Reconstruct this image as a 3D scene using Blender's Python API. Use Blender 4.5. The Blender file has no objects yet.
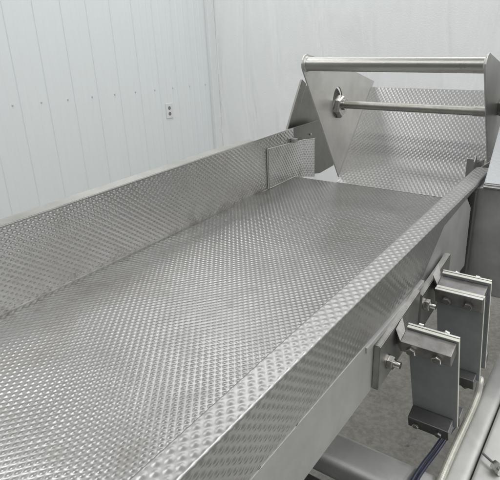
import bpy, bmesh, math, random
import numpy as np
from mathutils import Vector, Matrix
random.seed(7)
S = bpy.context.scene
COL = S.collection
PI = math.pi

# ------------------------------------------------------------------ helpers
def link(name, me, mat, parent=None):
    o = bpy.data.objects.new(name, me)
    COL.objects.link(o)
    if mat: me.materials.append(mat)
    if parent: o.parent = parent
    return o

def obj(name, bm, mat, parent=None, smooth=None):
    bmesh.ops.recalc_face_normals(bm, faces=bm.faces)
    me = bpy.data.meshes.new(name)
    if smooth is not None:
        for f in bm.faces: f.smooth = True
        for e in bm.edges:
            if len(e.link_faces) == 2 and e.calc_face_angle(0) > math.radians(smooth):
                e.smooth = False
    bm.to_mesh(me); bm.free()
    return link(name, me, mat, parent)

def thing(name, label, cat, loc=(0, 0, 0), group=None):
    o = bpy.data.objects.new(name, None)
    COL.objects.link(o); o.location = loc
    o['label'] = label; o['category'] = cat
    if group: o['group'] = group
    return o

def adopt(parent, *kids):
    """keep the children where they were modelled (their coordinates are world ones)"""
    bpy.context.view_layer.update()
    inv = parent.matrix_world.inverted()
    for k in kids:
        k.parent = parent; k.matrix_parent_inverse = inv

def part(name, bm, mat, parent, smooth=None):
    o = obj(name, bm, mat, None, smooth)
    if parent: adopt(parent, o)
    return o

def add_box(bm, x0, x1, y0, y1, z0, z1, bev=0.0, seg=2, M=None):
    b = bmesh.new()
    vs = [b.verts.new((x, y, z)) for x in (x0, x1) for y in (y0, y1) for z in (z0, z1)]
    for f in ((0,1,3,2),(4,6,7,5),(0,4,5,1),(2,3,7,6),(0,2,6,4),(1,5,7,3)):
        b.faces.new([vs[i] for i in f])
    bmesh.ops.recalc_face_normals(b, faces=b.faces)
    if bev: bmesh.ops.bevel(b, geom=b.edges[:], offset=bev, segments=seg, affect='EDGES', profile=0.6)
    if M: bmesh.ops.transform(b, matrix=M, verts=b.verts)
    merge(bm, b)

def merge(bm, b):
    me = bpy.data.meshes.new('tmp'); b.to_mesh(me); b.free()
    bm.from_mesh(me); bpy.data.meshes.remove(me)

def box(*a, **k):
    bm = bmesh.new(); add_box(bm, *a, **k); return bm

def add_prism_x(bm, pts, x0, x1, bev=0.0, seg=2, holes=()):
    """polygon in the y,z plane given thickness from x0 to x1"""
    b = bmesh.new()
    lo = [b.verts.new((x0, p[0], p[1])) for p in pts]
    hi = [b.verts.new((x1, p[0], p[1])) for p in pts]
    b.faces.new(lo); b.faces.new(hi[::-1])
    n = len(pts)
    for i in range(n): b.faces.new((lo[i], hi[i], hi[(i+1) % n], lo[(i+1) % n]))
    bmesh.ops.recalc_face_normals(b, faces=b.faces)
    if bev: bmesh.ops.bevel(b, geom=b.edges[:], offset=bev, segments=seg, affect='EDGES')
    merge(bm, b)

def frame_to(p, q):
    d = (Vector(q) - Vector(p)); L = d.length; d.normalize()
    r = d.to_track_quat('Z', 'Y').to_matrix().to_4x4()
    return Matrix.Translation(Vector(p)) @ r, L

def add_cyl(bm, p, q, r, n=32, r2=None, bev=0.0):
    M, L = frame_to(p, q)
    b = bmesh.new()
    bmesh.ops.create_cone(b, cap_ends=True, segments=n, radius1=r, radius2=r if r2 is None else r2, depth=L)
    if bev:
        es = [e for e in b.edges if abs(e.verts[0].co.z - e.verts[1].co.z) < 1e-6]
        bmesh.ops.bevel(b, geom=es, offset=bev, segments=2, affect='EDGES')
    bmesh.ops.transform(b, matrix=M @ Matrix.Translation((0, 0, L/2)), verts=b.verts)
    merge(bm, b)

def add_hex(bm, p, q, af, rot=0.0):
    """hexagonal nut / bolt head with chamfered corners, across flats af, from p to q"""
    M, L = frame_to(p, q)
    b = bmesh.new(); R = af/2/math.cos(PI/6); c = L*0.14
    rings = []
    for z, k in ((0, .90), (c, 1.0), (L-c, 1.0), (L, .86)):
        rings.append([b.verts.new((R*k*math.cos(rot+i*PI/3), R*k*math.sin(rot+i*PI/3), z)) for i in range(6)])
    for a, d in zip(rings, rings[1:]):
        for i in range(6): b.faces.new((a[i], a[(i+1) % 6], d[(i+1) % 6], d[i]))
    b.faces.new(rings[0][::-1]); b.faces.new(rings[-1])
    bmesh.ops.transform(b, matrix=M, verts=b.verts)
    merge(bm, b)

def add_thread(bm, p, q, r, pitch=0.0017, n=20):
    """threaded stud: rings of alternating radius"""
    M, L = frame_to(p, q); b = bmesh.new(); rings = []
    m = int(L/pitch*2)
    for k in range(m+1):
        rr = r if k % 2 else r*0.86
        rings.append([b.verts.new((rr*math.cos(2*PI*i/n), rr*math.sin(2*PI*i/n), L*k/m)) for i in range(n)])
    for a, d in zip(rings, rings[1:]):
        for i in range(n): b.faces.new((a[i], a[(i+1) % n], d[(i+1) % n], d[i]))
    b.faces.new(rings[0][::-1]); b.faces.new(rings[-1])
    bmesh.ops.transform(b, matrix=M, verts=b.verts)
    merge(bm, b)

def path_tube(bm, pts, r, n=16, sub=12, rib=0.0, ribn=1):
    P = [Vector(p) for p in pts]
    P = [P[0]*2-P[1]] + P + [P[-1]*2-P[-2]]
    C = []
    for i in range(1, len(P)-2):
        for s in range(sub):
            t = s/sub
            C.append(0.5*((2*P[i]) + (P[i+1]-P[i-1])*t + (2*P[i-1]-5*P[i]+4*P[i+1]-P[i+2])*t*t + (3*P[i]-P[i-1]-3*P[i+1]+P[i+2])*t**3))
    C.append(P[-2])
    rings = []; up = Vector((0, 0, 1))
    for i, c in enumerate(C):
        d = (C[min(i+1, len(C)-1)] - C[max(i-1, 0)]).normalized()
        a = d.cross(up).normalized(); b2 = a.cross(d)
        rr = r*(1 + rib*(1 if (i//ribn) % 2 else -1))
        rings.append([bm.verts.new(c + (a*math.cos(2*PI*k/n) + b2*math.sin(2*PI*k/n))*rr) for k in range(n)])
    for a, d in zip(rings, rings[1:]):
        for k in range(n): bm.faces.new((a[k], a[(k+1) % n], d[(k+1) % n], d[k]))
    bm.faces.new(rings[0][::-1]); bm.faces.new(rings[-1])

def sheet(name, prof_at, ys, th, mat, parent, sign=1, u0=0.0, amp=.00120):
    """folded sheet metal of real thickness: prof_at(y) -> open profile [(x,z)...]; swept along y; uv in metres"""
    bm = bmesh.new(); uv = bm.loops.layers.uv.new('UVMap')
    rows = []
    for y in ys:
        pr = prof_at(y); n = len(pr); A = []; B = []; U = [u0]
        for i in range(n):
            a = Vector(pr[max(i-1, 0)]); c = Vector(pr[min(i+1, n-1)])
            t = (c-a).normalized(); nn = Vector((-t.y, t.x))*sign
            p = Vector(pr[i]); q = p - nn*th
            A.append(bm.verts.new((p.x, y, p.y))); B.append(bm.verts.new((q.x, y, q.y)))
            if i: U.append(U[-1] + (Vector(pr[i])-Vector(pr[i-1])).length)
        rows.append((A, B, U, y))
    def face(vs, uvs):
        f = bm.faces.new(vs)
        for l, c in zip(f.loops, uvs): l[uv].uv = c
        return f
    for (A, B, U, y), (A2, B2, U2, y2) in zip(rows, rows[1:]):
        n = len(A)
        for i in range(n-1):
            face((A[i], A[i+1], A2[i+1], A2[i]), ((U[i], y), (U[i+1], y), (U2[i+1], y2), (U2[i], y2)))
            face((B[i+1], B[i], B2[i], B2[i+1]), ((U[i+1], y), (U[i], y), (U2[i], y2), (U2[i+1], y2)))
        face((A[0], A2[0], B2[0], B[0]), ((0, 0),)*4)
        face((A[-1], B[-1], B2[-1], A2[-1]), ((0, 0),)*4)
    for A, B, U, y in (rows[0], rows[-1]):
        for i in range(len(A)-1): face((A[i], A[i+1], B[i+1], B[i]), ((0, 0),)*4)
    for f in bm.faces: f.smooth = True
    for e in bm.edges:
        if len(e.link_faces) == 2 and e.calc_face_angle(0) > math.radians(35): e.smooth = False
    o = part(name, bm, mat, parent)
    if amp: join_dense(o, *dense_profile(prof_at, ys[0], ys[-1], sign, amp))
    return o

PU, PV, AMP = .0130, .0166, .00120
def relief(u, v, amp=AMP):
    """height of the rolled lozenge pattern at sheet coordinates u across, v along (metres)"""
    a = u/PU + v/PV; c = u/PU - v/PV
    h = np.abs(np.cos(np.pi*a))*np.abs(np.cos(np.pi*c))
    h = np.clip((h-.14)/.86, 0, 1)**1.5
    w = .9 + .1*np.sin(u*91+3*np.sin(v*37))*np.sin(v*73+2*np.sin(u*51))      # never pressed quite evenly
    return amp*w*h

def pressed(P, Nn, U, V, amp=AMP):
    """dense grid of points P (rows x cols x 3) with normals Nn, raised by the relief; returns vertices and quads"""
    D = relief(U, V, amp)[..., None]
    Q = P + Nn*D
    r, c = U.shape
    idx = np.arange(r*c).reshape(r, c)
    F = np.stack([idx[:-1, :-1], idx[:-1, 1:], idx[1:, 1:], idx[1:, :-1]], -1).reshape(-1, 4)
    return Q.reshape(-1, 3), F

def join_dense(o, Q, F, outward):
    """add the pressed surface to the mesh of o, which holds the plain sheet body just behind it"""
    me0 = o.data
    n0 = len(me0.vertices); co = np.empty(n0*3); me0.vertices.foreach_get('co', co)
    polys = [list(p.vertices) for p in me0.polygons]
    v1, v2, v3 = Q[F[0][0]], Q[F[0][1]], Q[F[0][2]]
    if np.dot(np.cross(v2-v1, v3-v1), outward) < 0: F = F[:, ::-1]
    tot = [len(p) for p in polys] + [4]*len(F)
    lv = np.concatenate([np.array([i for p in polys for i in p], dtype=np.int64), (F+n0).reshape(-1)])
    me = bpy.data.meshes.new(o.name)
    me.vertices.add(n0+len(Q)); me.vertices.foreach_set('co', np.concatenate([co, Q.reshape(-1)]))
    me.loops.add(len(lv)); me.loops.foreach_set('vertex_index', lv)
    me.polygons.add(len(tot)); st = np.concatenate([[0], np.cumsum(tot)[:-1]])
    me.polygons.foreach_set('loop_start', st)
    sm = np.zeros(len(tot), dtype=bool); sm[len(polys):] = True
    me.polygons.foreach_set('use_smooth', sm)
    me.update(); me.validate()
    for m in me0.materials: me.materials.append(m)
    o.data = me

def dense_profile(prof_at, y0, y1, sign, amp=AMP, lift=.0003, du=.00130, dv=.00166):
    ny = int((y1-y0)/dv)+1; ys = np.linspace(y0, y1, ny)
    pr0 = prof_at(y0); n = 2+int(sum((Vector(b)-Vector(a)).length for a, b in zip(pr0, pr0[1:]))/du)
    P = np.zeros((ny, n, 3)); NN = np.zeros((ny, n, 3)); U = np.zeros((ny, n)); V = np.zeros((ny, n))
    for r, y in enumerate(ys):
        p = np.array(prof_at(y)); sg = np.hypot(*(p[1:]-p[:-1]).T); cu = np.concatenate([[0], np.cumsum(sg)])
        t = np.linspace(0, cu[-1], n)
        x = np.interp(t, cu, p[:, 0]); z = np.interp(t, cu, p[:, 1])
        tx = np.gradient(x); tz = np.gradient(z); L = np.hypot(tx, tz)
        nx, nz = -tz/L*sign, tx/L*sign
        P[r, :, 0] = x + nx*lift; P[r, :, 1] = y; P[r, :, 2] = z + nz*lift
        NN[r, :, 0] = nx; NN[r, :, 2] = nz; U[r] = t; V[r] = y
    fl = np.clip((np.maximum(np.abs(NN[..., 0]), np.abs(NN[..., 2]))-.93)/.06, .15, 1)     # the bends are pressed flat again
    T = U[:, -1:]; fl = fl*np.clip(np.minimum(U, T-U)/.005, .1, 1)      # and it dies out towards the welded edges
    return pressed(P, NN, U, V, amp*fl) + (Vector(NN[0, 0]),)

def dense_quad(c00, c10, c11, c01, nrm, amp=AMP, lift=.0003, u0=0, v0=0, du=.00130, dv=.00166):
    """flat sheet given by its corners: u runs c00->c10, v runs c00->c01"""
    c = [np.array(q, dtype=float) for q in (c00, c10, c11, c01)]
    lu = np.linalg.norm(c[1]-c[0]); lv = np.linalg.norm(c[3]-c[0])
    nu, nv = int(lu/du)+2, int(lv/dv)+2
    a, b = np.meshgrid(np.linspace(0, 1, nu), np.linspace(0, 1, nv))
    P = (c[0]*((1-a)*(1-b))[..., None] + c[1]*(a*(1-b))[..., None] + c[2]*(a*b)[..., None] + c[3]*((1-a)*b)[..., None])
    nn = np.array(nrm, dtype=float); nn /= np.linalg.norm(nn)
    return pressed(P+nn*lift, np.broadcast_to(nn, P.shape), a*lu+u0, b*lv+v0, amp) + (Vector(nn),)

def fillet(pts, r, n=5):
    out = [pts[0]]
    for i in range(1, len(pts)-1):
        p = Vector(pts[i]); a = (Vector(pts[i-1])-p).normalized(); b = (Vector(pts[i+1])-p).normalized()
        ang = a.angle(b); d = r/math.tan(ang/2)
        s = p + a*d; e = p + b*d
        c = p + (a+b).normalized()*(r/math.sin(ang/2))
        v0 = s-c; v1 = e-c
        for k in range(n+1):
            t = k/n; v = v0.lerp(v1, t).normalized()*r
            out.append(tuple(c+v))
    out.append(pts[-1]); return out

# ------------------------------------------------------------------ materials
def mat(name):
    m = bpy.data.materials.new(name); m.use_nodes = True
    nt = m.node_tree; b = nt.nodes['Principled BSDF']
    return m, nt, b

def N(nt, t, **k):
    n = nt.nodes.new(t)
    for a, v in k.items():
        if a.startswith('i_'): n.inputs[a[2:].replace('_', ' ')].default_value = v
        else: setattr(n, a, v)
    return n

def math_(nt, op, a, b=None, c=None):
    n = nt.nodes.new('ShaderNodeMath'); n.operation = op
    for i, v in enumerate((a, b, c)):
        if v is None: continue
        if isinstance(v, (int, float)): n.inputs[i].default_value = v
        else: nt.links.new(v, n.inputs[i])
    return n.outputs[0]

def ramp(nt, src, stops):
    r = nt.nodes.new('ShaderNodeValToRGB'); cr = r.color_ramp
    while len(cr.elements) < len(stops): cr.elements.new(0.5)
    for e, (p, c) in zip(cr.elements, stops):
        e.position = p; e.color = (*c, 1) if len(c) == 3 else (c[0],)*3 + (1,)
    nt.links.new(src, r.inputs[0]); return r.outputs[0]

def noise(nt, scale, detail=3, rough=.5, vec=None, dist=0.0):
    n = N(nt, 'ShaderNodeTexNoise'); n.inputs['Scale'].default_value = scale
    n.inputs['Detail'].default_value = detail; n.inputs['Roughness'].default_value = rough
    n.inputs['Distortion'].default_value = dist
    if vec is not None: nt.links.new(vec, n.inputs['Vector'])
    return n.outputs['Fac']

def objco(nt, scale=(1, 1, 1)):
    t = N(nt, 'ShaderNodeTexCoord'); mp = N(nt, 'ShaderNodeMapping')
    mp.inputs['Scale'].default_value = scale
    nt.links.new(t.outputs['Object'], mp.inputs[0]); return mp.outputs[0]

def mixc(nt, fac, a, b, mode='MIX'):
    n = N(nt, 'ShaderNodeMix', data_type='RGBA', blend_type=mode)
    for i, v in ((0, fac), (6, a), (7, b)):
        if isinstance(v, (int, float)): n.inputs[i].default_value = v
        elif isinstance(v, tuple): n.inputs[i].default_value = (*v, 1)
        else: nt.links.new(v, n.inputs[i])
    return n.outputs[2]

def bump(nt, b, h, strength=1.0, dist=0.001, chain=None):
    n = N(nt, 'ShaderNodeBump'); n.inputs['Strength'].default_value = strength; n.inputs['Distance'].default_value = dist
    nt.links.new(h, n.inputs['Height'])
    if chain is not None: nt.links.new(chain, n.inputs['Normal'])
    if b is not None: nt.links.new(n.outputs[0], b.inputs['Normal'])
    return n.outputs[0]

def embossed(name, base=.62, rough=.26, dirt=.35, met=1.0):
    """stainless sheet; the embossing itself is in the mesh, the material has the handling stains and fine scratches"""
    m, nt, b = mat(name); co = objco(nt)
    n1 = noise(nt, 5.5, 5, .62, co, .6); n2 = noise(nt, 38, 4, .6, co)
    st = ramp(nt, n1, [(.42, (0,)), (.72, (1,))])
    sm = ramp(nt, n2, [(.35, (0,)), (.80, (1,))])
    k = math_(nt, 'MULTIPLY', math_(nt, 'ADD', math_(nt, 'MULTIPLY', st, .55), math_(nt, 'MULTIPLY', math_(nt, 'MULTIPLY', st, sm), .9)), dirt)
    sp_ = ramp(nt, noise(nt, 9.5, 3, .55, co, .2), [(.58, (0,)), (.76, (.55,))])      # a few darker smears
    k = math_(nt, 'MAXIMUM', k, math_(nt, 'MULTIPLY', sp_, math_(nt, 'MULTIPLY', sm, dirt*2.4)))
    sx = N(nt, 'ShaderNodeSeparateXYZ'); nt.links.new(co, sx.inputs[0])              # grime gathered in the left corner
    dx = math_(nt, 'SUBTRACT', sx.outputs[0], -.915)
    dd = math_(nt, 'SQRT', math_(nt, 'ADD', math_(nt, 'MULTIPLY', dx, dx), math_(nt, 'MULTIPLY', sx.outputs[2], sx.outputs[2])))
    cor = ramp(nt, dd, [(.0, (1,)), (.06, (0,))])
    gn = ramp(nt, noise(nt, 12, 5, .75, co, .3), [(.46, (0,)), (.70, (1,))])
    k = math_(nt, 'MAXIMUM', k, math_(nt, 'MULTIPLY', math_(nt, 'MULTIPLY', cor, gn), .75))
    nt.links.new(mixc(nt, k, (base, base*.995, base*.975), (.15, .138, .12)), b.inputs['Base Color'])
    b.inputs['Metallic'].default_value = met      # a dull film of handling dirt scatters part of the light
    r = math_(nt, 'ADD', rough-.03, math_(nt, 'MULTIPLY', math_(nt, 'ADD', math_(nt, 'MULTIPLY', n2, .5), k), .16))
    nt.links.new(r, b.inputs['Roughness'])
    return m

def steel(name, base=(.56, .56, .55), rough=.32, brush=(1, 1, 1), bs=0.0, bamp=.0002, mott=.12, warp=.0, metallic=1.0, dirt=0.0, dscale=9):
    m, nt, b = mat(name)
    co = objco(nt, brush); co1 = objco(nt)
    n1 = noise(nt, 14, 5, .6, co1, .3); nb = noise(nt, 260, 3, .55, co)
    d = ramp(nt, noise(nt, dscale, 5, .65, co1, .5), [(.45, (0,)), (.72, (1,))])
    lo = tuple(c*(1-mott*1.6) for c in base); hi = tuple(min(1, c*(1+mott)) for c in base)
    col = mixc(nt, n1, lo, hi)
    col = mixc(nt, math_(nt, 'MULTIPLY', nb, .25), col, tuple(c*.7 for c in base))
    if dirt: col = mixc(nt, math_(nt, 'MULTIPLY', d, dirt), col, (.12, .11, .10))
    nt.links.new(col, b.inputs['Base Color'])
    b.inputs['Metallic'].default_value = metallic
    r = math_(nt, 'ADD', rough-.06, math_(nt, 'MULTIPLY', math_(nt, 'ADD', n1, math_(nt, 'MULTIPLY', nb, .6)), .10))
    nt.links.new(r, b.inputs['Roughness'])
    nrm = bump(nt, None, noise(nt, 2.5, 2, .5, co1), 1.0, warp) if warp else None
    bump(nt, b, nb, 1.0, bamp, nrm)
    return m

M = {}
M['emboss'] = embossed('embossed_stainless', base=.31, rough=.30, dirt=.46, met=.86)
M['emboss_wall'] = embossed('embossed_stainless_wall', base=.58, rough=.23, dirt=.18, met=.92)  # same sheet steel, base lightened to stand in for light on this wall
M['emboss_lip'] = embossed('embossed_stainless_lip', base=.36, rough=.34, dirt=.14, met=.86)  # same sheet as the pan; brighter lighting of the lip put into its base
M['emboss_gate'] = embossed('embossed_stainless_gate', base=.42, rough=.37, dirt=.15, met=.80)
M['flange'] = steel('folded_stainless', (.44, .435, .41), .38, (20, 1, 20), mott=.15, dirt=.25)
M['plate'] = steel('bead_blasted_plate', (.57, .57, .555), .44, (30, 1.0, 30), metallic=.85, bamp=.0003, mott=.13, warp=.003, dirt=.15)
M['gateplate'] = steel('ground_plate', (.66, .65, .62), .38, (25, 25, 1.5), metallic=.86, mott=.14, warp=.004, dirt=.25, dscale=6)
M['tube'] = steel('polished_tube', (.50, .49, .465), .27, (.6, 30, 30), bamp=.0001, mott=.04)
M['rod'] = steel('rod_steel', (.42, .41, .38), .30, (1, 30, 30), mott=.22, dirt=.35, dscale=22)
M['nut'] = steel('nut_steel', (.55, .54, .51), .25, mott=.15, dirt=.2, dscale=60)
M['lug'] = steel('mounting_lug_steel', (.48, .475, .46), .33, (30, 2, 30), mott=.2, dirt=.35, dscale=25)
M['arm'] = steel('mill_scale_steel', (.36, .35, .34), .38, (2, 30, 30), mott=.40, dirt=.6, dscale=38)
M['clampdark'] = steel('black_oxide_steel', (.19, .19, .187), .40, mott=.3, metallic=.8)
M['rail'] = steel('painted_rail', (.64, .64, .62), .46, (25, 1, 25), metallic=.75, mott=.12, dirt=.25)
M['housing'] = steel('mirror_like_housing', (.66, .67, .66), .36, (1.5, 20, 20), mott=.28, warp=.012, dirt=.3, dscale=7)
M['lid'] = steel('satin_lid', (.50, .51, .515), .42, mott=.05, warp=.004)
M['bright'] = steel('bright_strip_steel', (.72, .72, .69), .42, (2, 30, 30), mott=.1)
M['post'] = steel('frame_leg', (.24, .235, .22), .40, mott=.2, dirt=.3)

def plain(name, col, rough, var=.1, scale=30, bmp=0.0, metallic=0.0):
    m, nt, b = mat(name); co = objco(nt); n = noise(nt, scale, 4, .6, co)
    nt.links.new(mixc(nt, n, tuple(c*(1-var) for c in col), tuple(min(1, c*(1+var)) for c in col)), b.inputs['Base Color'])
    b.inputs['Roughness'].default_value = rough; b.inputs['Metallic'].default_value = metallic
    if bmp: bump(nt, b, n, 1.0, bmp)
    return m
M['leafface'] = plain('fibreglass_grey', (.235, .25, .252), .44, .22, 38, .0001)
M['leafedge'] = plain('fibreglass_cream', (.60, .60, .53), .45, .14, 90)
M['cable'] = plain('cable_jacket', (.030, .033, .055), .35, .2)
M['hose'] = plain('braided_conduit', (.52, .51, .45), .38, .25, 120, 0, .35)
M['outlet'] = plain('outlet_plastic', (.70, .71, .70), .35, .03)
M['slot'] = plain('socket_face', (.19, .19, .19), .4, .1)
M['screw'] = plain('screw_zinc', (.66, .67, .67), .35, .1, 30, 0, .6)

def concrete():
    m, nt, b = mat('stained_concrete'); co = objco(nt)
    n1 = noise(nt, 2.2, 6, .65, co, .8); n2 = noise(nt, 14, 6, .7, co); n3 = noise(nt, 60, 3, .6, co)
    c = ramp(nt, n1, [(.3, (.105, .100, .086)), (.5, (.130, .125, .108)), (.72, (.16, .154, .135))])
    c = mixc(nt, ramp(nt, n2, [(.50, (0,)), (.74, (.55,))]), c, (.085, .075, .055))
    c = mixc(nt, ramp(nt, noise(nt, 7.3, 4, .6, co, 1.5), [(.66, (0,)), (.71, (.7,))]), c, (.035, .033, .03))
    c = mixc(nt, ramp(nt, n3, [(.35, (.35,)), (.6, (0,))]), c, (.27, .265, .245))
    nt.links.new(c, b.inputs['Base Color']); b.inputs['Roughness'].default_value = .55
    bump(nt, b, n2, .5, .003); return m
M['concrete'] = concrete()

def wallmat(name, col, bscale, bdist, rough, streak, wrk=0.0):
    m, nt, b = mat(name); co = objco(nt, (1, 1, .12)); co1 = objco(nt)
    n = noise(nt, 9, 4, .6, co); n2 = noise(nt, 1.6, 3, .5, co1)
    c = mixc(nt, math_(nt, 'MULTIPLY', n, streak), col, tuple(x*.86 for x in col))
    c = mixc(nt, math_(nt, 'MULTIPLY', n2, .35), c, tuple(x*.93 for x in col))
    nt.links.new(c, b.inputs['Base Color']); b.inputs['Roughness'].default_value = rough
    wr = bump(nt, None, noise(nt, 2.6, 3, .5, objco(nt, (1.2, 1.2, .25)), .8), 1.0, wrk) if wrk else None
    if bdist: bump(nt, b, noise(nt, bscale, 3, .5, co1), 1.0, bdist, wr)
    return m
M['panelwall'] = wallmat('white_liner_panel', (.76, .795, .80), 40, .0006, .38, .35)
M['frp'] = wallmat('pebbled_white_board', (.82, .835, .835), 90, .0012, .30, .3, .045)
M['trim'] = plain('corner_trim', (.73, .755, .755), .4, .04)

# ------------------------------------------------------------------ camera (pinhole solved from the vanishing points)
f_px, W = 516.5656, 500.0
rt = Vector((0.8118, 0.5827, -0.0436)); dn = Vector((0.1916, -0.3378, -0.9215)); fw = Vector((-0.5517, 0.7391, -0.3858))
fw.normalize(); rt = (rt - fw*rt.dot(fw)).normalized(); up = rt.cross(fw)
cam = bpy.data.cameras.new('camera'); co_ = bpy.data.objects.new('camera', cam); COL.objects.link(co_)
cam.sensor_width = 36; cam.lens = f_px/W*36; cam.clip_start = .02; cam.clip_end = 100
mw = Matrix.Identity(4)
for i, v in enumerate((rt, up, -fw)):
    for j in range(3): mw[j][i] = v[j]
mw.translation = (0, 0, .5); co_.matrix_world = mw
S.camera = co_

# ------------------------------------------------------------------ room (the feeder is tilted a little against it)
Xr = Vector((.999, -.027, .037)); Yr = Vector((.029, .999, -.039)); Zr = Vector((-.036, .040, .999))
Yr.normalize(); Xr = (Xr - Yr*Xr.dot(Yr)).normalized(); Zr = Xr.cross(Yr)
RM = Matrix.Identity(4)
for i, v in enumerate((Xr, Yr, Zr)):
    for j in range(3): RM[j][i] = v[j]
RM.translation = (0, 0, .5)
def place_room(o): o.matrix_world = RM; return o
def room_thing(name, label, cat):
    o = thing(name, label, cat); o.matrix_world = RM; return o
FZ = -1.34; WX = -3.68; CY = 4.20

bm = bmesh.new()
vs = [bm.verts.new(p) for p in ((WX-.3, -4, FZ), (6, -4, FZ), (6, CY+.3, FZ), (WX-.3, CY+.3, FZ))]
bm.faces.new(vs); fl = place_room(obj('floor', bm, M['concrete'])); fl['kind'] = 'structure'

# left wall: liner panel with narrow seams and faint stiffening ribs
prof = []
y = 2.04 - .2286*30
while y < CY-.02:
    prof += [(y-.006, 0), (y-.002, -.0035), (y+.002, -.0035), (y+.005, .0015), (y+.012, 0)]
    for k in (1, 2):
        yy = y + .2286*k/3 + .003
        prof += [(yy-.014, 0), (yy-.006, .0018), (yy+.006, .0018), (yy+.014, 0)]
    y += .2286
prof = [p for p in prof if p[0] < CY]
bm = bmesh.new(); prev = None
for yy, d in prof:
    a = bm.verts.new((WX+d, yy, FZ)); b = bm.verts.new((WX+d, yy, 3.2))
    if prev: bm.faces.new((prev[0], a, b, prev[1]))
    prev = (a, b)
wl = place_room(obj('wall_left', bm, M['panelwall'])); wl['kind'] = 'structure'
bm = bmesh.new(); add_box(bm, WX-.1, 6, CY, CY+.12, FZ, 3.2)
wb = place_room(obj('wall_back', bm, M['frp'])); wb['kind'] = 'structure'
bm = bmesh.new(); add_box(bm, WX+.002, WX+.045, CY-.10, CY-.001, FZ, 3.2, .006)
ct = place_room(obj('corner_trim', bm, M['trim'])); ct['kind'] = 'structure'
for k in range(-6, 10):      # one screw beside each seam
    bm = bmesh.new(); yy = 1.98 + .2286*k
    if yy > CY-.05: continue
    z = -.252
    add_cyl(bm, (WX, yy, z), (WX+.003, yy, z), .008, 12)
    add_hex(bm, (WX+.003, yy, z), (WX+.008, yy, z), .009)
    s_ = obj('screw', bm, M['screw'], wl)
t = room_thing('wall_outlet', 'small white electrical outlet plate on the white panelled wall', 'outlet')
oy, oz = 3.505, -.455
obj('cover_plate', box(WX+.001, WX+.008, oy-.042, oy+.042, oz-.068, oz+.068, .003), M['outlet'], t)
for dz in (-.026, .026):
    bm = bmesh.new(); add_cyl(bm, (WX+.004, oy, oz+dz), (WX+.0105, oy, oz+dz), .017, 20, bev=.001)
    obj('socket', bm, M['slot'], t)

# ------------------------------------------------------------------ the feeder trough
XL, XR, XO, HZ = -.915, -.2685, -.2347, .1705
Y0 = -.45
TR = thing('feeder_trough', 'long open stainless feeder trough of embossed sheet steel filling the picture', 'feeder trough', (-.59, .6, -.01))
def ysteps(a, b, n): return [a+(b-a)*i/n for i in range(n+1)]
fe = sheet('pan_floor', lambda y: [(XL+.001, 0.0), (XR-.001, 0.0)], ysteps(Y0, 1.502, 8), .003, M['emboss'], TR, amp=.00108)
# left wall: upright sheet, its fold outward stops short of the far end
pl_ = fillet([(XL, .0005), (XL, HZ), (XL-.043, HZ)], .003)
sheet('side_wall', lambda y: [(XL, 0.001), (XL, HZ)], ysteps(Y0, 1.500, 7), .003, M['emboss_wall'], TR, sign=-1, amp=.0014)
bm = bmesh.new()
add_prism_x(bm, [(1.502, .0), (1.50, HZ), (1.69, HZ-.004), (1.80, .125), (1.80, -.03), (1.69, -.034)], XL-.003, XL, .0006, 1)
wx = part('wall_extension', bm, M['post'], TR)  # dark steel used here to paint in the shade on this end
bm = bmesh.new(); add_cyl(bm, (XL-.001, 1.614, .128), (XL+.004, 1.614, .128), .0045, 16)
part('rivet', bm, M['nut'], TR, 30)
# folded flange (smooth on top)
bm = bmesh.new()
b2 = [(XL-.0032, Y0), (XL-.0032, 1.272), (XL-.030, 1.285), (XL-.043, 1.215), (XL-.043, Y0)]
lo = [bm.verts.new((x, y, HZ-.003)) for x, y in b2]; hi = [bm.verts.new((x, y, HZ+.0005)) for x, y in b2]
bm.faces.new(lo[::-1]); bm.faces.new(hi)
for i in range(5): bm.faces.new((lo[i], lo[(i+1) % 5], hi[(i+1) % 5], hi[i]))
bmesh.ops.bevel(bm, geom=bm.edges[:], offset=.0009, segments=2, affect='EDGES')
part('top_flange', bm, M['flange'], TR)
bm = bmesh.new()
add_prism_x(bm, [(Y0, HZ-.0035), (Y0, .05), (1.20, .05), (1.21, HZ-.0035)], XL-.043, XL-.040)
part('outer_skirt', bm, M['plate'], TR)
# patch panel folded over the far end of the left wall
XPa = XL+.0062
st = [(1.336, .004, .132, XPa), (1.560, -.014, .118, XPa), (1.640, -.036, .106, XPa-.003)]
bm = bmesh.new(); rows = []
for (y, z0, z1, x) in st:
    rows.append([bm.verts.new(p) for p in ((x, y, z0), (x, y, z1), (XL+.0004, y, z1), (XL+.0004, y, z0))])
for a, c in zip(rows, rows[1:]):
    for i in range(4): bm.faces.new((a[i], a[(i+1) % 4], c[(i+1) % 4], c[i]))
bm.faces.new(rows[0]); bm.faces.new(rows[-1][::-1])
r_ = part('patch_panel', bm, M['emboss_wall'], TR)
for a, c in zip(st, st[1:]):
    join_dense(r_, *dense_quad((a[3], a[0], a[1]), (c[3], c[0], c[1]), (c[3], c[0], c[2]), (a[3], a[0], a[2]), (1, (a[3]-c[3])/(c[0]-a[0]), 0), u0=a[0]))
bm = bmesh.new()
for p, q in (((XL+.0030, 1.3350, .004), (XL+.0030, 1.3350, .1325)), ((XPa-.001, 1.336, .1325), (XPa-.001, 1.560, .1185)), ((XPa-.001, 1.560, .1185), (XPa-.004, 1.640, .1065)), ((XPa-.0005, 1.338, .003), (XPa-.0005, 1.50, .0025))):
    add_cyl(bm, p, q, .0019, 10)
part('weld_bead', bm, M['bright'], TR, 50)
bm = bmesh.new(); add_box(bm, XL+.001, XL+.017, 1.480, 1.500, .124, .137, .002)
part('tab', bm, M['plate'], TR)
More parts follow.
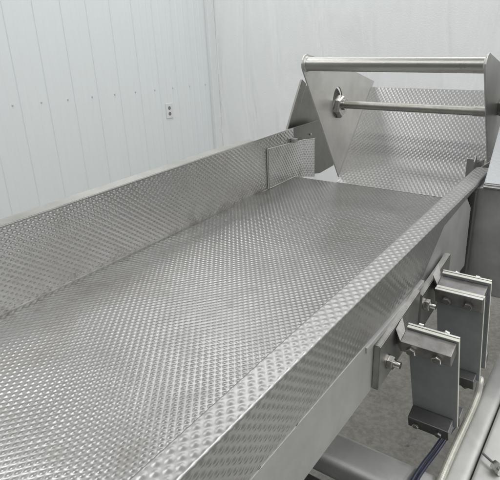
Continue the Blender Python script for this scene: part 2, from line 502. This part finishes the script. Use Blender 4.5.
# right wall: up, across and down again as one folded sheet; the outer lip tapers away towards the far end
def rprof(y):
    if y < .80: lz = .089
    elif y < .90: lz = .089 + (y-.80)/.10*.060
    else: lz = .149 + min(1, (y-.90)/.2)*.012
    return fillet([(XR, .001), (XR, HZ), (XO, HZ), (XO, lz)], .0028)
ys = ysteps(Y0, .80, 8) + ysteps(.805, .90, 4) + ysteps(.92, 1.25, 3)
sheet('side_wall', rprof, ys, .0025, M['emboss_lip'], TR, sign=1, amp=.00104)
# smooth outer side plate with a return edge under the lip
bm = bmesh.new()
add_prism_x(bm, [(Y0, -.010), (Y0, .150), (1.06, .156), (1.105, .120), (1.115, -.02), (.60, -.006)], XO-.006, XO-.0030, .0006, 1)
part('side_plate', bm, M['plate'], TR)
bm = bmesh.new()
add_prism_x(bm, [(Y0, -.010), (Y0, .0875), (.545, .0885), (.575, .0870), (.60, .070), (.60, -.006)], XO-.0028, XO+.0012, .0009, 2)
part('doubler_plate', bm, M['plate'], TR)
bm = bmesh.new(); add_box(bm, XO-.0028, XO+.004, .565, .800, .0755, .0845, .001)
part('stiffener_bar', bm, M['plate'], TR)
bm = bmesh.new(); add_box(bm, XO-.0028, XO+.002, .600, .900, .0620, .0700, .001)
part('stiffener_bar', bm, M['plate'], TR)
# tack welds under the lip
for y in (.312, .385):
    bm = bmesh.new()
    bmesh.ops.create_icosphere(bm, subdivisions=2, radius=1)
    bmesh.ops.transform(bm, matrix=Matrix.Translation((XO, y, .0885)) @ Matrix.Diagonal((.0010, .0030, .0012, 1)), verts=bm.verts)
    part('tack_weld', bm, M['clampdark'], TR, 60)
# small upright tab behind the end of the right flange
bm = bmesh.new(); add_prism_x(bm, [(1.255, .120), (1.250, .182), (1.262, .196), (1.275, .175), (1.350, .165), (1.35, .100)], -.2755, -.2725, .0005, 1)
part('end_tab', bm, M['lug'], TR)
bm = bmesh.new(); add_box(bm, -.300, -.272, 1.290, 1.293, .100, .178, .0008)
part('end_tab', bm, M['lug'], TR)
bm = bmesh.new(); add_prism_x(bm, [(1.252, .0), (1.252, .164), (1.42, .150), (1.50, .06), (1.50, .0)], XR+.001, XR+.004)
part('wall_extension', bm, M['plate'], TR)

# mounting lugs (bolted plates that carry the springs)
def hex_bolt(parent, p, d, af, head=.009, stud=.010, washer=True, m='nut'):
    """washer, nut and protruding stud along unit direction d"""
    d = Vector(d); p = Vector(p); rot = random.uniform(0, 1)
    bm = bmesh.new()
    if washer: add_cyl(bm, p, p+d*.002, af*.62, 28)
    add_hex(bm, p+d*(.002 if washer else 0), p+d*(.002+head), af, rot)
    if stud:
        add_cyl(bm, p+d*(.001+head), p+d*(.003+head), af*.34, 20)
        add_thread(bm, p+d*(.002+head), p+d*(.002+head+stud), af*.29)
    o = part('bolt', bm, M[m], parent, 40); return o
for (ya, yb) in ((.594, .758), (.770, .925)):
    bm = bmesh.new(); add_prism_x(bm, [(ya, -.004), (ya, .0715), (yb-.004, .089), (yb, .085), (yb, .010)], XO+.0016, XO+.0115, .0012, 2)
    lug = part('mounting_lug', bm, M['lug'], TR)
    yb_ = ya+.022
hex_bolt(TR, (XO+.0115, .624, .030), (1, 0, 0), .0185)
hex_bolt(TR, (XO+.0115, .782, .050), (1, 0, 0), .0170)

# ------------------------------------------------------------------ leaf spring stacks
TILT = math.radians(19)
nb = Vector((0, math.cos(TILT), math.sin(TILT))); td = Vector((0, math.sin(TILT), -math.cos(TILT)))
def local(o):     # columns: x right, n backwards, -t up the spring
    m = Matrix.Identity(4)
    for i, v in enumerate((Vector((1, 0, 0)), nb, -td)):
        for j in range(3): m[j][i] = v[j]
    m.translation = o; return m
def lbox(name, o, x0, x1, n0, n1, t0, t1, mt, parent, bev=.0008):
    bm = bmesh.new(); add_box(bm, x0, x1, n0, n1, -t1, -t0, bev)
    bmesh.ops.transform(bm, matrix=local(o), verts=bm.verts)
    return part(name, bm, M[mt], parent)
def lbolt(o, x, n, t, d, af, parent, head=.006, stud=0, m='nut', washer=False):
    Mx = local(o); p = Mx @ Vector((x, n, -t)); dd = (Mx.to_3x3() @ Vector(d)).normalized()
    return hex_bolt(parent, p, dd, af, head, stud, washer, m)
def leaf(o, n0, x0, x1, L, parent, t0=-.003, th=.0052):
    """fibreglass leaf: painted grey faces, bare cream edges"""
    bm = bmesh.new(); add_box(bm, x0, x1, n0, n0+th, -L, -t0, .0003, 1)
    bmesh.ops.transform(bm, matrix=local(o), verts=bm.verts)
    l = part('leaf', bm, M['leafface'], parent)
    bm = bmesh.new()
    add_box(bm, x0-.0002, x1+.0006, n0+.0001, n0+th-.0003, -t0-.0006, -t0+.0008)      # top edge band
    add_box(bm, x1-.0005, x1+.0006, n0+.0003, n0+th-.0003, -L+.001, -t0-.0007)        # side edge band
    bmesh.ops.transform(bm, matrix=local(o), verts=bm.verts)
    e = part('leaf_edge', bm, M['leafedge'], parent)
    adopt(l, e)
    return l
def gusset(o, parent, n0=0, n1=.022, z0=-.026, z1=-.0005):
    bm = bmesh.new()
    a = [(-.0105, n0+.012, z1+.010), (-.0105, n1+.016, z1+.010), (-.0105, n0+.012, z0), (-.0105, n1+.016, z0)]
    b_ = [(-.0002, n0+.001, z1), (-.0002, n1, z1), (-.0002, n0+.001, z0), (-.0002, n1, z0)]
    v = [bm.verts.new(p) for p in a+b_]
    for f in ((0,1,3,2),(4,6,7,5),(0,4,5,1),(2,3,7,6),(0,2,6,4),(1,5,7,3)): bm.faces.new([v[i] for i in f])
    bmesh.ops.transform(bm, matrix=local(o), verts=bm.verts)
    return part('gusset', bm, M['arm'], parent)

X0 = -.212
# near stack: arm in front, leaf behind it
o1 = Vector((X0, .642, .0585))
SP = thing('leaf_spring_stack', 'nearer leaf spring with shiny scraped clamp arm bolted across its front', 'leaf spring', o1, 'leaf springs under the trough side')
lbox('clamp_arm', o1, 0, .0735, 0, .0262, 0, .0225, 'arm', SP, .0012)
gusset(o1, SP)
leaf(o1, .0266, .001, .0755, .222, SP)
lbox('backing_strip', o1, 0, .0755, .0321, .0352, -.0048, .022, 'bright', SP, .0006)
for x in (.017, .054):
    lbolt(o1, x, 0, .0125, (0, -1, 0), .0135, SP, .0045)
    lbolt(o1, x, .0352, .0042, (0, 1, 0), .0115, SP, .006)
lbox('lower_clamp', o1, .0015, .070, .000, .0262, .200, .226, 'clampdark', SP, .0015)
lbox('lower_clamp', o1, .0015, .0785, .0322, .054, .200, .226, 'clampdark', SP, .0015)
lbolt(o1, .016, .000, .213, (0, -1, 0), .010, SP, .004)
lbolt(o1, .054, .000, .213, (0, -1, 0), .010, SP, .004, m='clampdark')
# far stack: a leaf on either side of the arm, thin clamp plate in front
o2 = Vector((X0, .804, .0735))
S2 = thing('leaf_spring_stack', 'farther leaf spring with two pale strips either side of its clamp arm', 'leaf spring', o2, 'leaf springs under the trough side')
lbox('clamp_plate', o2, 0, .0765, -.0055, -.0004, -.0015, .028, 'arm', S2, .0009)
lbox('shim', o2, 0, .0765, -.0053, -.0006, -.0030, -.0016, 'bright', S2, .0003)
leaf(o2, .0, .001, .0770, .222, S2, t0=-.0025)
lbox('clamp_arm', o2, 0, .0755, .0056, .031, -.001, .025, 'arm', S2, .0012)
gusset(o2, S2, .006, .03, -.025, .001)
leaf(o2, .0314, .001, .0790, .222, S2, t0=-.006)
lbox('backing_strip', o2, 0, .0790, .0369, .0398, -.0078, .024, 'bright', S2, .0006)
for x in (.020, .055):
    lbolt(o2, x, -.0055, .016, (0, -1, 0), .0135, S2, .0045, m='arm')
    lbolt(o2, x, .0398, .0022, (0, 1, 0), .0115, S2, .006)
lbox('lower_clamp', o2, .0015, .0725, -.020, -.0004, .200, .226, 'clampdark', S2, .0015)
lbox('lower_clamp', o2, .0015, .0785, .0370, .058, .200, .226, 'clampdark', S2, .0015)
lbolt(o2, .056, -.012, .226, (0, 0, -1), .012, S2, .006, m='clampdark')

# ------------------------------------------------------------------ discharge gate
GX0, GX1 = -.754, -.287
G = thing('discharge_gate', 'raised gate with triangular plates, top tube and embossed back sheet at far end', 'gate', (-.52, 1.53, 0), None)
ty, tz, tr = 1.313, .390, .0185
def gate_poly():
    pts = [(1.534, .0), (1.782, .295), (1.640, .337)]
    # rounded corner round the tube
    for a in range(8):
        an = math.radians(62 + a*22); R = .0265
        pts.append((ty + R*math.cos(an), tz + R*math.sin(an)))
    return pts
def plate_with_hole(name, x0, x1, hole, parent):
    outer = gate_poly(); b = bmesh.new(); hy, hz, ry, rz = hole; n = 28
    hp = [(hy+ry*math.cos(2*PI*i/n), hz+rz*math.sin(2*PI*i/n)) for i in range(n)]
    loops = []
    for x in (x0, x1):
        o_ = [b.verts.new((x, p[0], p[1])) for p in outer]; h_ = [b.verts.new((x, p[0], p[1])) for p in hp]
        es = [b.edges.new((o_[i], o_[(i+1) % len(o_)])) for i in range(len(o_))] + [b.edges.new((h_[i], h_[(i+1) % n])) for i in range(n)]
        bmesh.ops.triangle_fill(b, edges=es, use_beauty=True)
        loops.append((o_, h_))
    for k in (0, 1):
        A, B = loops[0][k], loops[1][k]
        for i in range(len(A)): b.faces.new((A[i], A[(i+1) % len(A)], B[(i+1) % len(A)], B[i]))
    return part(name, b, M['gateplate'], parent)
RY, RZ = 1.545, .254
plate_with_hole('side_plate', GX0-.004, GX0, (RY-.042, RZ+.006, .034, .048), G)
bm = bmesh.new(); add_prism_x(bm, gate_poly(), GX1, GX1+.004, .0006, 1)
part('side_plate', bm, M['gateplate'], G)
bm = bmesh.new(); add_cyl(bm, (GX0, ty, tz), (GX1, ty, tz), tr, 48)
part('top_tube', bm, M['tube'], G, 40)
for xx, s_ in ((GX0, 1), (GX1, -1)):
    bm = bmesh.new(); add_cyl(bm, (xx, ty, tz), (xx+s_*.004, ty, tz), tr+.0028, 40, r2=tr+.0004)
    part('weld_bead', bm, M['gateplate'], G, 50)
# back sheet between the plates
bm = bmesh.new(); uv = bm.loops.layers.uv.new('UVMap')
A0, A1 = Vector((0, 1.505, .001)), Vector((0, 1.757, .278)); L = (A1-A0).length
nrm = Vector((0, -(A1-A0).z, (A1-A0).y)).normalized(); th = .003
def sv(x, t, k): p = A0.lerp(A1, t); return bm.verts.new((x, p.y-nrm.y*k, p.z-nrm.z*k))
F = [sv(x, t, 0) for x, t in ((GX0+.002, 0), (GX1-.001, 0), (GX1-.001, 1), (GX0+.002, 1))]
Bk = [sv(x, t, th) for x, t in ((GX0+.002, 0), (GX1-.001, 0), (GX1-.001, 1), (GX0+.002, 1))]
f = bm.faces.new(F)
for l, q in zip(f.loops, ((GX0, 0), (GX1, 0), (GX1, L), (GX0, L))): l[uv].uv = q
bm.faces.new(Bk[::-1])
for i in range(4): bm.faces.new((F[i], F[(i+1) % 4], Bk[(i+1) % 4], Bk[i]))
bs = part('back_sheet', bm, M['emboss_gate'], G)
gc = [(x, A0.lerp(A1, t).y, A0.lerp(A1, t).z) for x, t in ((GX0+.002, 0), (GX1-.001, 0), (GX1-.001, 1), (GX0+.002, 1))]
join_dense(bs, *dense_quad(*gc, nrm, v0=.004, amp=.00085))
# tie rod with nuts
rd = Vector((1, -.012, .002)).normalized()
rc = Vector((GX0, RY-.035, RZ+.000)); re = Vector((GX1+.004, RY-.055, RZ+.004))
bm = bmesh.new(); add_cyl(bm, rc+Vector((-.02, 0, 0)), re, .0120, 28)
rod = part('tie_rod', bm, M['rod'], G, 40)
bm = bmesh.new(); add_cyl(bm, re-Vector((.062, 0, 0)), re-Vector((.012, 0, 0)), .0134, 28)
rs = part('sleeve', bm, M['rod'], G, 40); adopt(rod, rs)
bm = bmesh.new(); add_hex(bm, rc+Vector((-.012, -.006, -.006)), rc+Vector((.019, -.006, -.006)), .060, .35); add_cyl(bm, rc+Vector((.018, 0, 0)), rc+Vector((.026, 0, 0)), .017, 24); adopt(rod, part('nut', bm, M['nut'], G, 40))
bm = bmesh.new(); add_cyl(bm, rc+Vector((-.021, 0, 0)), rc+Vector((-.017, 0, 0)), .050, 32); adopt(rod, part('washer', bm, M['clampdark'], G, 40))
bm = bmesh.new(); add_hex(bm, re+Vector((0, 0, .014)), re+Vector((.022, 0, .014)), .040, .5); add_thread(bm, re+Vector((.02, 0, 0)), re+Vector((.045, 0, 0)), .0105, .003)
adopt(rod, part('nut', bm, M['nut'], G, 40))

# ------------------------------------------------------------------ fixed frame
FR = thing('base_frame', 'grey steel base rails and cross beam running low beneath the springs', 'frame', (-.1, .7, -.25))
def rounded_rail(name, x0, x1, y0, y1, z0, z1, r, mt, seg=6):
    return part(name, box(x0, x1, y0, y1, z0, z1, bev=r, seg=seg), M[mt], FR, 50)
rounded_rail('side_rail', -.134, -.098, -.2, 2.6, -.232, -.182, .012, 'rail')
rounded_rail('side_rail', -.0955, .10, -.2, 2.6, -.250, -.186, .007, 'rail')
rounded_rail('cross_beam', -.95, -.135, .600, .668, -.232, -.186, .014, 'rail')
part('shade_sheet', box(-.95, -.14, .10, .64, -.30, -.29, .002), M['clampdark'], FR)  # black sheet added to stand in for the shade under the beam
bm = bmesh.new(); add_thread(bm, (-.092, .742, -.176), (-.070, .728, -.176), .0022); bolt_ = part('stud', bm, M['clampdark'], FR)
bm = bmesh.new(); add_hex(bm, (-.072, .729, -.176), (-.062, .722, -.176), .014, .3); add_cyl(bm, (-.062, .722, -.176), (-.058, .720, -.176), .0095, 20)
adopt(bolt_, part('nut', bm, M['nut'], FR, 40))
for (x, y) in ((-.12, 2.3), (-.92, .634), (-.12, -.1)):
    part('leg', box(x-.03, x+.03, y-.03, y+.03, -.86, -.2325, .008), M['rail'], FR, 50)

# drive housing beside the gate: dark reflecting front, steep pale lid
HS = thing('machine_housing', 'dark reflecting stainless box with pale sloping lid beyond the springs', 'housing', (0, 1.2, -.12))
HX0, HX1 = -.2500, .35
part('body', box(HX0, HX1, 1.145, 1.62, -.096, .155, .003), M['housing'], HS)
bm = bmesh.new()
add_prism_x(bm, [(1.141, .157), (1.141, .166), (1.36, .46), (1.62, .46), (1.62, .157)], HX0+.025, HX1, .0018, 3)
part('lid', bm, M['lid'], HS)
bm = bmesh.new(); add_cyl(bm, (HX0+.025, 1.140, .1585), (HX1, 1.140, .1585), .0035, 16)
part('edge_bead', bm, M['tube'], HS, 50)
part('leg', box(HX0+.30, HX0+.36, 1.2, 1.26, -.86, -.0965, .004), M['housing'], HS)
# slim black strip added to darken the open gap like shade
bm = bmesh.new(); add_box(bm, -.2475, -.2350, 1.122, 1.138, -.20, .150, .001)
PO = obj('gap_shade_strip', bm, M['clampdark']); PO['label'] = 'narrow black strip standing in for the shaded gap between trough side and dark box'; PO['category'] = 'post'

# leaning leg behind the left gate plate
LG = thing('leaning_support', 'leaning angle-section steel leg behind the left triangular gate plate', 'support', (-.95, 1.5, .1))
bm = bmesh.new()
fr = [(1.622, .314), (1.502, .130), (1.530, .112), (1.650, .296)]
add_prism_x(bm, fr, -.960, -.950, .0015, 2)
part('front_flange', bm, M['post'], LG)
bm = bmesh.new()
add_prism_x(bm, [(1.648, .290), (1.532, .114), (1.76, .05), (1.78, .27)], -.957, -.952, .0006, 1)
part('web', bm, M['post'], LG)
bm = bmesh.new(); add_box(bm, -.965, -.948, 1.505, 1.60, -.86, .112, .003); part('foot_post', bm, M['post'], LG)

# ------------------------------------------------------------------ hoses
bm = bmesh.new()
path_tube(bm, [(-.170, 1.10, -.330), (-.152, 1.00, -.225), (-.141, .93, -.172), (-.1345, .881, -.172), (-.1335, .823, -.174), (-.1335, .765, -.174), (-.1335, .70, -.175), (-.1325, .62, -.176), (-.131, .45, -.178)], .0056, 14, 40, rib=.12, ribn=1)
h = obj('conduit', bm, M['hose'], None); h['label'] = 'pale ribbed flexible conduit lying along the round grey rail'; h['category'] = 'conduit'
for k, (dx, dz) in enumerate(((0, 0), (-.0062, .001))):
    bm = bmesh.new()
    path_tube(bm, [(-.142+dx, .80, -.168+dz), (-.1485+dx, .765, -.172+dz), (-.1515+dx, .7426, -.176+dz), (-.1567+dx, .704, -.18+dz), (-.1608+dx, .666, -.178+dz), (-.163+dx, .61, -.176+dz), (-.160+dx, .45, -.18+dz)], .0030, 10, 10)
    c = obj('cable', bm, M['cable'], None, 80); c['category'] = 'cable'; c['group'] = 'dark cables beside the conduit'
    c['label'] = ('right-hand strand of the pair of thin dark cables left of the conduit', 'left-hand strand of the pair of thin dark cables left of the conduit')[k]

# ------------------------------------------------------------------ light
w = bpy.data.worlds.new('World'); S.world = w; w.use_nodes = True
nt = w.node_tree; bg = nt.nodes['Background']
tc = N(nt, 'ShaderNodeTexCoord'); sp = N(nt, 'ShaderNodeSeparateXYZ'); nt.links.new(tc.outputs['Generated'], sp.inputs[0])
zz = math_(nt, 'ADD', math_(nt, 'MULTIPLY', sp.outputs[2], .5), .5)
dk = ramp(nt, math_(nt, 'ADD', math_(nt, 'MULTIPLY', sp.outputs[1], .5), .5), [(.20, (.40,)), (.60, (1,))])
wc = (ramp(nt, zz, [(.30, (.13, .13, .125)), (.42, (.42, .43, .43)), (.66, (.50, .52, .53)), (1.0, (.62, .65, .66))]))
hi = ramp(nt, zz, [(.62, (0,)), (.8, (1,))])      # environment dimmed behind the viewer, except overhead, to keep housing and springs dark
rs_ = math_(nt, 'ADD', 1, math_(nt, 'MULTIPLY', ramp(nt, sp.outputs[0], [(.25, (0,)), (.85, (1,))]), math_(nt, 'MULTIPLY', ramp(nt, zz, [(.44, (0,)), (.50, (1,))]), .5)))      # environment raised on the right to brighten the trough's left wall
nt.links.new(mixc(nt, 1.0, mixc(nt, 1.0, wc, math_(nt, 'MAXIMUM', dk, hi), 'MULTIPLY'), rs_, 'MULTIPLY'), bg.inputs[0])
bg.inputs[1].default_value = .72
def area(loc, rot, sx, sy, power, col=(.995, .99, .985)):
    l = bpy.data.lights.new('ceiling_or_fill_lamp', 'AREA'); l.shape = 'RECTANGLE'; l.size = sx; l.size_y = sy; l.energy = power; l.color = col
    o = bpy.data.objects.new('ceiling_or_fill_lamp', l); COL.objects.link(o); o.location = loc; o.rotation_euler = rot
    return o
for x in (-2.9, -1.0, 1.0):
    for y in (-1.4, .9, 3.2):
        if y == .9 and x > -2: continue
        area((x, y, 3.1), (0, 0, 0), 1.50, .95 if y > 3 else .3, (26 if x > -2 else 34) if y > 3 else (32 if x < -2 else 24))
for x, p in ((1.9, 84), (3.1, 84)):                                # two long unseen rows, added for highlights on the trough's left wall
    area((x, 1.2, 2.9), (0, 0, 0), .30, 5.0, p)
area((5.2, 1.0, 1.9), (0, math.radians(68), 0), 1.3, 4.5, 16)      # unseen fill lamp added on the right to lift the left trough wall
S.render.engine = 'CYCLES'
S.cycles.use_denoising = True
S.cycles.use_adaptive_sampling = False
S.cycles.max_bounces = 7; S.cycles.diffuse_bounces = 3; S.cycles.glossy_bounces = 4
S.cycles.sample_clamp_indirect = 3
S.cycles.pixel_filter_type = 'BLACKMAN_HARRIS'; S.cycles.filter_width = 1.5
S.view_settings.view_transform = 'Standard'; S.view_settings.look = 'None'
S.view_settings.exposure = -.12; S.view_settings.gamma = 1
S.render.resolution_x = 1024; S.render.resolution_y = 983
